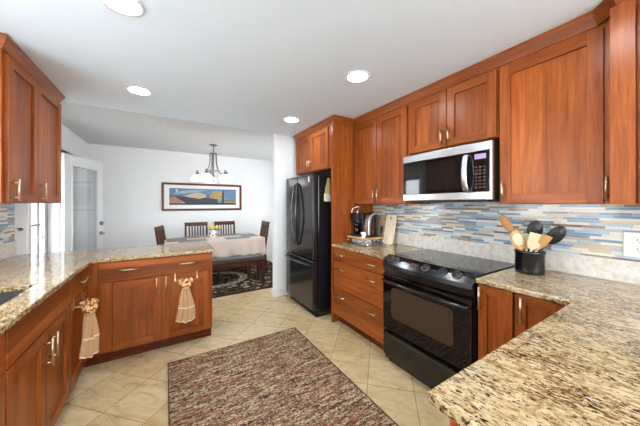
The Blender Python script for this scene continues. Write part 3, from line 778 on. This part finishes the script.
def board(label, x, y, wd, ht, lean, mt, hole_=True, name='cutting_board'):
    g = thing(name, label, 'cutting board', (x, y, .9145)); g.rotation_euler = (0, lean, 0)
    b = MB(); r0 = .025; P = []
    for cx_, cz_, a0 in ((wd / 2 - r0, ht - r0, 0), (-wd / 2 + r0, ht - r0, 90), (-wd / 2 + r0, r0, 180), (wd / 2 - r0, r0, 270)):
        for k in range(5): P.append((cx_ + r0 * math.cos(R(a0 + 22.5 * k)), cz_ + r0 * math.sin(R(a0 + 22.5 * k))))
    b.prism(P, 0, .018, 'x'); b.build('board', mt, g, .002)
    if hole_: MB().lathe([(.008, 0), (.014, 0), (.014, .0225), (.008, .0225), (.008, 0)], (-.002, 0, ht - .045), 16, 0, Matrix.Rotation(PI / 2, 4, 'Y'), cap=False).build('hanging_ring', M['nickel_dark'], g)
board('pale maple cutting board leaning on the splashback, nearest the range', 2.155, 2.05, .145, .345, R(13), M['maple'])
board('honey maple cutting board leaning behind the coffee machines', 2.178, 2.165, .15, .335, R(13), M['maple_honey'])
g = thing('knife', 'black-handled knife standing in front of the pale cutting board', 'knife', (2.13, 2.150, .9145)); g.rotation_euler = (0, R(15), 0)
b = MB(); b.prism([(-.012, 0), (.014, 0), (.002, .12), (-.012, .10)], 0, .003, 'x'); b.build('blade', M['steel_dark'], g)
b = MB(); b.box(-.004, .007, -.011, .013, .118, .20); b.build('handle', M['black_matte'], g, .003)

# ------------------------------------------------------------------ crock and utensils
CX, CY = 2.07, .70
g = thing('utensil_crock', 'glossy black ceramic crock holding kitchen utensils', 'crock', (CX, CY, .914))
MB().lathe([(0, .004), (.070, .0), (.078, .004), (.079, .02), (.079, .130), (.083, .138), (.083, .150), (.078, .152), (.074, .146), (.072, .012), (0, .010)], n=40).build('pot', M['black'], g)
# handle foot stands in the pot at z=.012, the tip leans out to (Y, z) in the picture plane
def utensil(name, label, base, tip, parts, cat):
    g = thing(name, label, cat, (CX + base[0], CY + base[1], .926))
    dirv = Vector((tip[0] - base[0], tip[1] - base[1], tip[2] - .012)); L = dirv.length
    zz = dirv.normalized(); xx = Vector((math.cos(parts.get('turn', 0)), math.sin(parts.get('turn', 0)), 0)); xx = (xx - zz * xx.dot(zz)).normalized(); yy = zz.cross(xx)
    g.rotation_mode = 'QUATERNION'; g.rotation_quaternion = Matrix((xx, yy, zz)).transposed().to_quaternion()
    b = MB(); hl = parts['hl'] * L
    b.tube([(0, 0, .002), (0, 0, hl * .5), (0, 0, hl)], [parts.get('hr', .006), parts.get('hr', .006), parts.get('hr', .006) * .9], 10); b.build('handle', parts['hm'], g)
    hb = MB(); hw, zl = parts['w'] / 2, L - hl
    kind = parts['kind']
    if kind == 'spoon':
        hb.ball((0, 0, hl + zl / 2), .008, hw, zl / 2 + .006, 0, 18)
        hb.ball((-.005, 0, hl + zl / 2 + .004), .006, hw * .72, zl / 2 * .72, 0 if not parts.get('in') else 1, 18)
    elif kind == 'turner':
        P = [(-hw * .35, hl - .01), (hw * .35, hl - .01), (hw * .9, hl + zl * .25), (hw, hl + zl), (-hw, hl + zl), (-hw * .9, hl + zl * .25)]
        hb.prism(P, -.003, .003, 'x')
        for k in range(parts.get('slots', 0)):
            u = (k - (parts['slots'] - 1) / 2) * hw * .5; hb.box(-.0036, .0036, u - .003, u + .003, hl + zl * .35, hl + zl * .85, 1)
    elif kind == 'oval':
        P = [(hw * math.sin(2 * PI * k / 20) * (1 - .15 * math.cos(2 * PI * k / 20)), hl + zl / 2 - zl / 2 * math.cos(2 * PI * k / 20)) for k in range(20)]
        hb.prism(P, -.004, .004, 'x')
    hb.build(parts.get('hname', 'head'), [parts['m'], parts.get('m2', M['dark_gap'])], g, .001 if kind != 'spoon' else 0)
T = .4
utensil('wooden_spoon', 'brown wooden spoon tilted furthest left in the black crock', (.02, -.03), (.0, .165, .375), dict(kind='spoon', hl=.70, w=.058, hm=M['spoon'], m=wood('dark_spoon', srgb(140, 92, 54), srgb(168, 116, 72), srgb(184, 132, 86), 'z', .5), turn=T), 'spoon')
utensil('wooden_spoon', 'pale round wooden spoon at the left front of the black crock', (-.02, .0), (-.05, .062, .275), dict(kind='spoon', hl=.55, w=.085, hm=M['spoon'], m=M['spoon'], m2=M['cream_plastic'], **{'in': 1}, turn=T), 'spoon')
utensil('spatula', 'pale green spatula in the middle of the black crock', (.0, .01), (-.03, .01, .265), dict(kind='oval', hl=.60, w=.055, hm=M['cream_plastic'], m=M['green_plastic'], turn=T), 'spatula')
utensil('slotted_turner', 'cream square turner at the front right of the black crock', (-.01, .03), (-.06, -.062, .27), dict(kind='turner', hl=.62, w=.075, hm=M['cream_plastic'], m=M['cream_plastic'], turn=T), 'spatula')
utensil('ladle', 'black spoon standing behind the cream turner in the crock', (.02, .03), (.03, -.03, .345), dict(kind='spoon', hl=.66, w=.085, hm=M['black_matte'], m=M['black_matte'], turn=T), 'spoon')
utensil('ladle', 'large black spoon leaning furthest right out of the crock', (.0, .04), (.01, -.165, .315), dict(kind='spoon', hl=.65, w=.08, hm=M['black_matte'], m=M['black_matte'], turn=T), 'spoon')
utensil('wooden_spoon', 'light wooden spatula peeking out between the black spoons', (.01, .045), (-.05, -.11, .262), dict(kind='turner', hl=.68, w=.05, hm=M['spoon'], m=M['spoon'], turn=T), 'spatula')
utensil('wooden_spoon', 'thin wooden spoon between the brown spoon and pale round spoon', (.03, -.02), (.055, .10, .285), dict(kind='oval', hl=.65, w=.045, hm=M['spoon'], m=M['spoon'], turn=T), 'spoon')

# ------------------------------------------------------------------ towels on over-door bars (local: face plane y=0, -y towards the room)
def towel_bar(label, loc, rz, w):
    g = thing('towel_bar', label, 'towel bar', loc, rz)
    b = MB(); b.tube([(-w / 2, -.045, 0), (w / 2, -.045, 0)], .0055, 10); b.build('bar', M['nickel'], g)
    for s in (-1, 1):
        b = MB(); x = s * (w / 2 - .004); b.box(x - .006, x + .006, -.003, 0, -.02, .064); b.box(x - .006, x + .006, -.0485, -.002, -.0055, .0055); b.build('bracket', M['nickel'], g, .001)
    return g
def towel(label, loc, rz, w0, w1, ln, seed):
    g = thing('hanging_towel', label, 'towel', loc, rz)
    r = random.Random(seed); ph = [r.random() * 6 for _ in range(4)]
    # printed gathered top looped over the bar
    b = MB()
    def topf(u, v):
        a = v * 2 * PI; x = (u - .5) * w0 * (1 + .12 * math.sin(a * 2 + ph[0]))
        rr = .017 + .006 * math.sin(u * 19 + ph[1]) + .004 * math.sin(a * 3)
        return (x, rr * math.cos(a), .002 + rr * 1.5 * math.sin(a) - .012)
    b.sheet(topf, 22, 14)
    b.ball((0, -.012, -.058), .040, .020, .030, 0); b.ball((-.022, -.014, -.040), .026, .016, .022); b.ball((.024, -.013, -.042), .026, .016, .022)
    b.build('printed_top', M['print'], g)
    b = MB()
    def skirt(u, v, off=0):
        wd = .055 + (w1 - .055) * min(1, v * 1.15) ** .7
        x = (u - .5) * wd + .004 * math.sin(v * 7 + ph[3])
        y = -.012 - .011 * math.sin(u * 21 + ph[2] + v * 1.5) * (.35 + .65 * v) - off
        z = -.065 - (ln - .065) * v + .012 * math.sin(u * 6 + ph[0]) * v
        return (x, y, z)
    b.sheet(lambda u, v: skirt(u, v), 34, 24); b.sheet(lambda u, v: skirt(u, v, -.006), 34, 24)
    b.build('skirt', M['towel'], g)
    b = MB(); b.sheet(lambda u, v: skirt(u, .58 + .035 * v, .0025), 34, 2); b.build('cream_band', M['towel_band'], g)
    b = MB(); b.sheet(lambda u, v: skirt(u, .97 + .03 * v, .0025), 34, 2); b.build('cream_hem', M['towel_band'], g)
    return g
towel_bar('nickel over-door towel bar on the right peninsula door', (.174, 2.753, .652), 0, .195)
towel('tan towel with printed gathered top hanging on the peninsula door', (.168, 2.708, .652), 0, .115, .165, .39, 3)
towel_bar('nickel over-door towel bar on the corner cabinet left of the peninsula', (-.533, 2.44, .665), LW, .19)
towel('tan towel with printed gathered top hanging on the left corner cabinet', (-.468, 2.42, .665), R(42), .10, .135, .385, 8)

# ------------------------------------------------------------------ kitchen rug
g = thing('area_rug', 'brown streaky pile rug on the kitchen floor tiles', 'rug', (.62, 1.582, 0), R(0))
b = MB(); nx, ny = 60, 90
b.box(-.597, .597, -.93, .93, 0.0005, .008)
b.sheet(lambda u, v: ((u - .5) * 1.19, (v - .5) * 1.86, .0085 + rnd.random() * .003), nx, ny)
b.build('pile', M['rug'], g)
b = MB()
for s in (-1, 1): b.box(-.602, .602, s * .933 - .003, s * .933 + .003, 0.0005, .012); b.box(s * .599 - .003, s * .599 + .003, -.93, .93, 0.0005, .012)
b.build('bound_edge', M['rug_edge'], g)

# ------------------------------------------------------------------ dining area
o = MB().box(-1.38, 1.38, -.94, .94, .0005, .010).build('floral_rug', M['drug'], loc=(.74, 4.88, 0)); tag(o, 'dark floral rug with cream oval under the dining table', 'rug')
g = thing('dining_table', 'dark wood dining table under the pale tablecloth', 'table', (.78, 4.95, .0105))
MB().box(-.77, .77, -.44, .44, .715, .742).build('tabletop', M['walnut'], g, .003)
b = MB(); b.box(-.68, .68, -.36, -.34, .62, .715); b.box(-.68, .68, .34, .36, .62, .715); b.box(-.68, -.66, -.34, .34, .62, .715); b.box(.66, .68, -.34, .34, .62, .715); b.build('apron', M['walnut'], g)
for sx in (-1, 1):
    for sy in (-1, 1): MB().taper((sx * .52, sy * .36, 0), (sx * .52, sy * .36, .715), .055, .055, .075, .075).build('leg', M['walnut'], g, .003)
# tablecloth: a rounded rectangle with drop all round
b = MB(); rings = []
hx, hy, zt = .785, .455, .7555
per = []
n = 160
def rect(t, hx, hy):
    P = 4 * (hx + hy); d = t * P
    if d < 2 * hx: return (-hx + d, -hy), (0, -1), d
    d -= 2 * hx
    if d < 2 * hy: return (hx, -hy + d), (1, 0), d
    d -= 2 * hy
    if d < 2 * hx: return (hx - d, hy), (0, 1), d
    d -= 2 * hx
    return (-hx, hy - d), (-1, 0), d
vs = []
rows = 10
for j in range(rows + 1):
    v = j / rows
    for i in range(n):
        (x, y), (nx_, ny_), dd = rect(i / n, hx, hy)
        corner = max(0, 1 - min(abs(abs(x) - hx) + abs(abs(y) - hy), .12) / .12)
        fold = .022 * math.sin(i * .72 + .6 * math.sin(i * .31)) + .010 * math.sin(i * 1.31 + 1)
        out = .004 + v * (.012 + fold) + corner * .04 * v
        drop = .285 + .03 * corner + .008 * math.sin(i * .5)
        cx_, cy_ = (x, y) if corner < .5 else (x, y)
        ox = nx_ * out + (math.copysign(corner * .03 * v, x) if ny_ else 0); oy = ny_ * out + (math.copysign(corner * .03 * v, y) if nx_ else 0)
        vs.append((x + ox, y + oy, zt - .004 * (j == 0) * 0 - v * drop))
fs = [(j * n + i, j * n + (i + 1) % n, (j + 1) * n + (i + 1) % n, (j + 1) * n + i) for j in range(rows) for i in range(n)]
fs.append(list(range(n)))
b.add(vs, fs, 0, True)
o = b.build('tablecloth', M['cloth'], loc=(.78, 4.95, 0)); tag(o, 'pale beige tablecloth draped over the dining table', 'tablecloth')
sd = o.modifiers.new('solid', 'SOLIDIFY'); sd.thickness = .002
for p in o.data.polygons:
    if len(p.vertices) > 10: p.use_smooth = False
def placemat(x, y, rz, lab):
    o = MB().box(-.21, .21, -.15, .15, 0, .004).build('placemat', M['mat'], loc=(x, y, .7575), bevel=.001); o.rotation_euler = (0, 0, rz)
    tag(o, lab, 'placemat', 'woven placemats on the dining table')
placemat(.40, 4.70, 0, 'grey placemat at the left place on the bench side of the table')
placemat(1.12, 4.70, 0, 'grey placemat at the right place on the bench side of the table')
placemat(.50, 5.22, 0, 'grey placemat in front of the left slat-back chair')
placemat(1.06, 5.22, 0, 'grey placemat in front of the right slat-back chair')
placemat(.17, 4.97, PI / 2, 'grey placemat at the left end of the dining table')
placemat(1.39, 4.97, PI / 2, 'grey placemat at the right end of the dining table')

g = thing('flower_pitcher', 'blue and white pitcher of yellow flowers on the dining table', 'vase', (.745, 4.93, .7585))
b = MB(); b.lathe([(0, .002), (.042, 0), (.045, .006), (.062, .05), (.060, .085), (.040, .118), (.050, .142), (.047, .142), (.038, .118), (0, .11)], n=26); b.build('jug', M['white_ceramic'], g)
b = MB()
for k in range(7):
    a = k * .9; b.ball((.058 * math.cos(a), .058 * math.sin(a), .065 + .02 * math.sin(k * 2.1)), .016, .016, .014)
b.build('blue_pattern', M['blue'], g)
b = MB(); b.tube([(.046, -.02, .13), (.085, -.035, .125), (.09, -.038, .08), (.06, -.025, .045)], .007); b.build('handle', M['white_ceramic'], g)
st = MB(); 
for k in range(11):
    a = k * 2.4; rr = .03 + .085 * ((k * 37) % 11) / 11; x, y, z = rr * 1.15 * math.cos(a), rr * .8 * math.sin(a), .165 + .05 * ((k * 17) % 7) / 7
    st.tube([(x * .2, y * .2, .12), (x * .6, y * .6, .145), (x, y, z)], .003, 6)
    f = MB(); f.ball((x, y, z), .014, .014, .012, 1, 10)
    for q in range(6):
        t_ = q * PI / 3 + k; f.ball((x + .021 * math.cos(t_), y + .021 * math.sin(t_), z + .004), .014, .014, .007, 0, 8)
    f.build('flower', [M['yellow'] if k % 3 else M['cream_petal'], M['yellow']], g)
for k in range(6):
    a = k * 1.05; st.ball((.075 * math.cos(a), .06 * math.sin(a), .15), .03, .012, .006, 0, 8, Matrix.Rotation(a, 4, 'Z'))
st.build('stems', M['leaf'], g)

def chair(label, loc, rz):    # seat faces -y
    g = thing('dining_chair', label, 'chair', loc, rz, 'dark slat-back dining chairs')
    MB().box(-.215, .215, -.21, .20, .435, .465).build('seat', M['walnut'], g, .008)
    for s in (-1, 1):
        MB().taper((s * .19, -.185, 0), (s * .19, -.185, .435), .032, .032, .04, .04).build('leg', M['walnut'], g, .002)
        b = MB(); b.taper((s * .19, .225, 0), (s * .19, .19, .45), .034, .034, .036, .042); b.taper((s * .19, .19, .45), (s * .19, .275, 1.0), .036, .042, .032, .026); b.build('leg', M['walnut'], g, .002)
    b = MB(); yb = lambda z: .19 + .085 * (z - .45) / .55
    b.taper((0, yb(.93), .925), (0, yb(.995), .998), .36, .022, .40, .022); b.taper((0, yb(.55), .53), (0, yb(.6), .575), .35, .02, .35, .02)
    for k in range(6):
        x = -.125 + .05 * k; b.taper((x, yb(.575), .575), (x, yb(.925), .925), .022, .012, .022, .012)
    b.build('backrest', M['walnut'], g, .001)
    b = MB(); b.box(-.19, .19, -.19, -.17, .38, .435); b.box(-.19, .19, .17, .19, .38, .435); b.box(-.20, -.18, -.17, .17, .38, .435); b.box(.18, .20, -.17, .17, .38, .435); b.build('seat_rail', M['walnut'], g)
chair('slat-back chair on the far side of the table, left of the flowers', (.53, 5.32, .0105), 0)
chair('slat-back chair on the far side of the table, behind the flowers', (1.07, 5.32, .0105), 0)
chair('slat-back chair seen edge-on at the left end of the table', (.18, 4.84, .0105), PI / 2 - R(14))
chair('slat-back chair at the right end of the table beside the partition', (1.53, 5.12, .0105), -PI / 2)

g = thing('bench', 'long dark wood bench with grey cushion on the near side of the table', 'bench', (.80, 4.42, .0105))
MB().box(-.70, .70, -.155, .155, .37, .405).build('seat_board', M['walnut'], g, .003)
MB().box(-.695, .695, -.152, .152, .405, .46).build('cushion', M['bench_fabric'], g, .018, seg=3)
for sx in (-1, 1):
    for sy in (-1, 1): MB().taper((sx * .66, sy * .125, 0), (sx * .66, sy * .125, .37), .05, .045, .055, .05).build('leg', M['walnut'], g, .002)
b = MB(); b.box(-.64, .64, -.135, -.115, .31, .37); b.box(-.64, .64, .115, .135, .31, .37); b.build('rail', M['walnut'], g)

# framed picture
g = thing('framed_picture', 'wide framed landscape picture of farm roofs on the dining wall', 'picture', (.714, YW, 1.52))
w, h = .776, .283
b = MB(); f = .042
b.box(-w, w, -.03, 0, h - f, h); b.box(-w, w, -.03, 0, -h, -h + f); b.box(-w, -w + f, -.03, 0, -h + f, h - f); b.box(w - f, w, -.03, 0, -h + f, h - f)
b.build('frame', M['frame_wood'], g, .004)
MB().box(-w + f, w - f, -.012, -.002, -h + f, h - f).build('mount', M['mat_board'], g)
pic = [('sky', srgb(106, 148, 186)), ('cloud', srgb(168, 190, 208)), ('barn', srgb(214, 196, 160)), ('roof', srgb(62, 56, 74)), ('gable', srgb(190, 148, 130)), ('tan', srgb(190, 164, 112)), ('tree', srgb(54, 72, 52)), ('field', srgb(160, 150, 104)), ('shade', srgb(44, 46, 48)), ('hill', srgb(120, 116, 136)), ('moon', srgb(236, 238, 236))]
pm = []
for nme, col in pic:
    q = NT('painted_' + nme); nz = q.noise(q.obj(), 14, 4); q.set(Base_Color=q.mix(nz, (col[0] * .5, col[1] * .5, col[2] * .5, 1), (col[0] * .85, col[1] * .85, col[2] * .85, 1)), Roughness=.5); pm.append(q.mat)
ix = {n_: i for i, (n_, _) in enumerate(pic)}
X0, X1, Z0, Z1 = -.645, .655, -.165, .175
b = MB(); lay = [0]
def poly(pts, nme):
    lay[0] += 1; y = -.0125 - .0003 * lay[0]
    P = [(X0 + u * (X1 - X0), Z0 + v * (Z1 - Z0)) for u, v in pts]
    b.prism(P, y, -.012, 'y', ix[nme])
poly([(0, 0), (1, 0), (1, 1), (0, 1)], 'sky')
poly([(.05, .62), (.3, .72), (.55, .95), (.3, .9), (.1, .8)], 'cloud')
poly([(0, .3), (0, .62), (.2, .6), (.36, .72), (.6, .62), (.8, .6), (.8, .3)], 'hill')
poly([(.2, .56), (.40, .78), (.52, .62), (.52, .35), (.3, .4)], 'barn')
poly([(.55, .2), (.62, .88), (.78, .88), (.79, .3)], 'tan')
poly([(.76, .1), (.775, .92), (.80, .92), (.80, .1)], 'tree')
poly([(.8, .1), (1, .1), (1, .38), (.8, .36)], 'field')
poly([(.8, .28), (1, .29), (1, .33), (.8, .32)], 'tree')
poly([(.03, .5), (.12, .52), (.40, .40), (.56, .10), (.2, .06)], 'roof')
poly([(0, .05), (0, .38), (.06, .54), (.22, .12), (.2, .05)], 'gable')
poly([(.36, .3), (.5, .46), (.7, .36), (.7, .1), (.5, .1)], 'roof')
poly([(0, 0), (1, 0), (1, .10), (.6, .14), (.3, .08), (0, .10)], 'shade')
poly([(.10 + .018 * math.cos(k * PI / 5), .86 + .07 * math.sin(k * PI / 5)) for k in range(10)], 'moon')
b.build('painting', pm, g)

# chandelier
g = thing('chandelier', 'five-light nickel chandelier with lit white glass shades over the dining table', 'chandelier', (.74, 4.86, ZD))
MB().lathe([(0, 0), (.068, 0), (.064, -.012), (.03, -.026), (.012, -.03), (0, -.03)], n=28).build('ceiling_canopy', M['nickel_dark'], g)
b = MB(); b.tube([(0, 0, -.025), (0, 0, -.15)], .009)
b.lathe([(.02, -.145), (.062, -.152), (.062, -.162), (.02, -.168)], n=24); b.tube([(0, 0, -.16), (0, 0, -.58)], .011)
b.lathe([(0, -.665), (.022, -.655), (.03, -.63), (.02, -.60), (.036, -.58), (.02, -.54), (.01, -.53)], n=20)
b.build('stem', M['nickel_dark'], g)
b = MB(); b.tube([(.105 * math.cos(k * PI / 12), .105 * math.sin(k * PI / 12), -.47) for k in range(25)], .007, 8); b.build('ring', M['nickel_dark'], g)
for k in range(5):
    a = 2 * PI * k / 5 + .35; ca, sa = math.cos(a), math.sin(a)
    P = [(.055, -.157), (.056, -.24), (.064, -.34), (.088, -.43), (.13, -.50), (.19, -.535), (.245, -.535), (.264, -.52)]
    am = MB().tube([(r_ * ca, r_ * sa, z) for r_, z in P], .009, 8).build('arm', M['nickel_dark'], g)
    MB().lathe([(.0, -.46), (.012, -.465), (.014, -.495), (.024, -.51), (.032, -.55), (0, -.55)], (.264 * ca, .264 * sa, 0), 16).build('lamp_holder', M['nickel_dark'], am)
    MB().lathe([(.028, -.545), (.060, -.555), (.086, -.582), (.100, -.622), (.102, -.655), (.099, -.655), (.097, -.622), (.083, -.586), (.058, -.560), (.026, -.549)], (.264 * ca, .264 * sa, 0), 28).build('glass_shade', M['shade'], am)
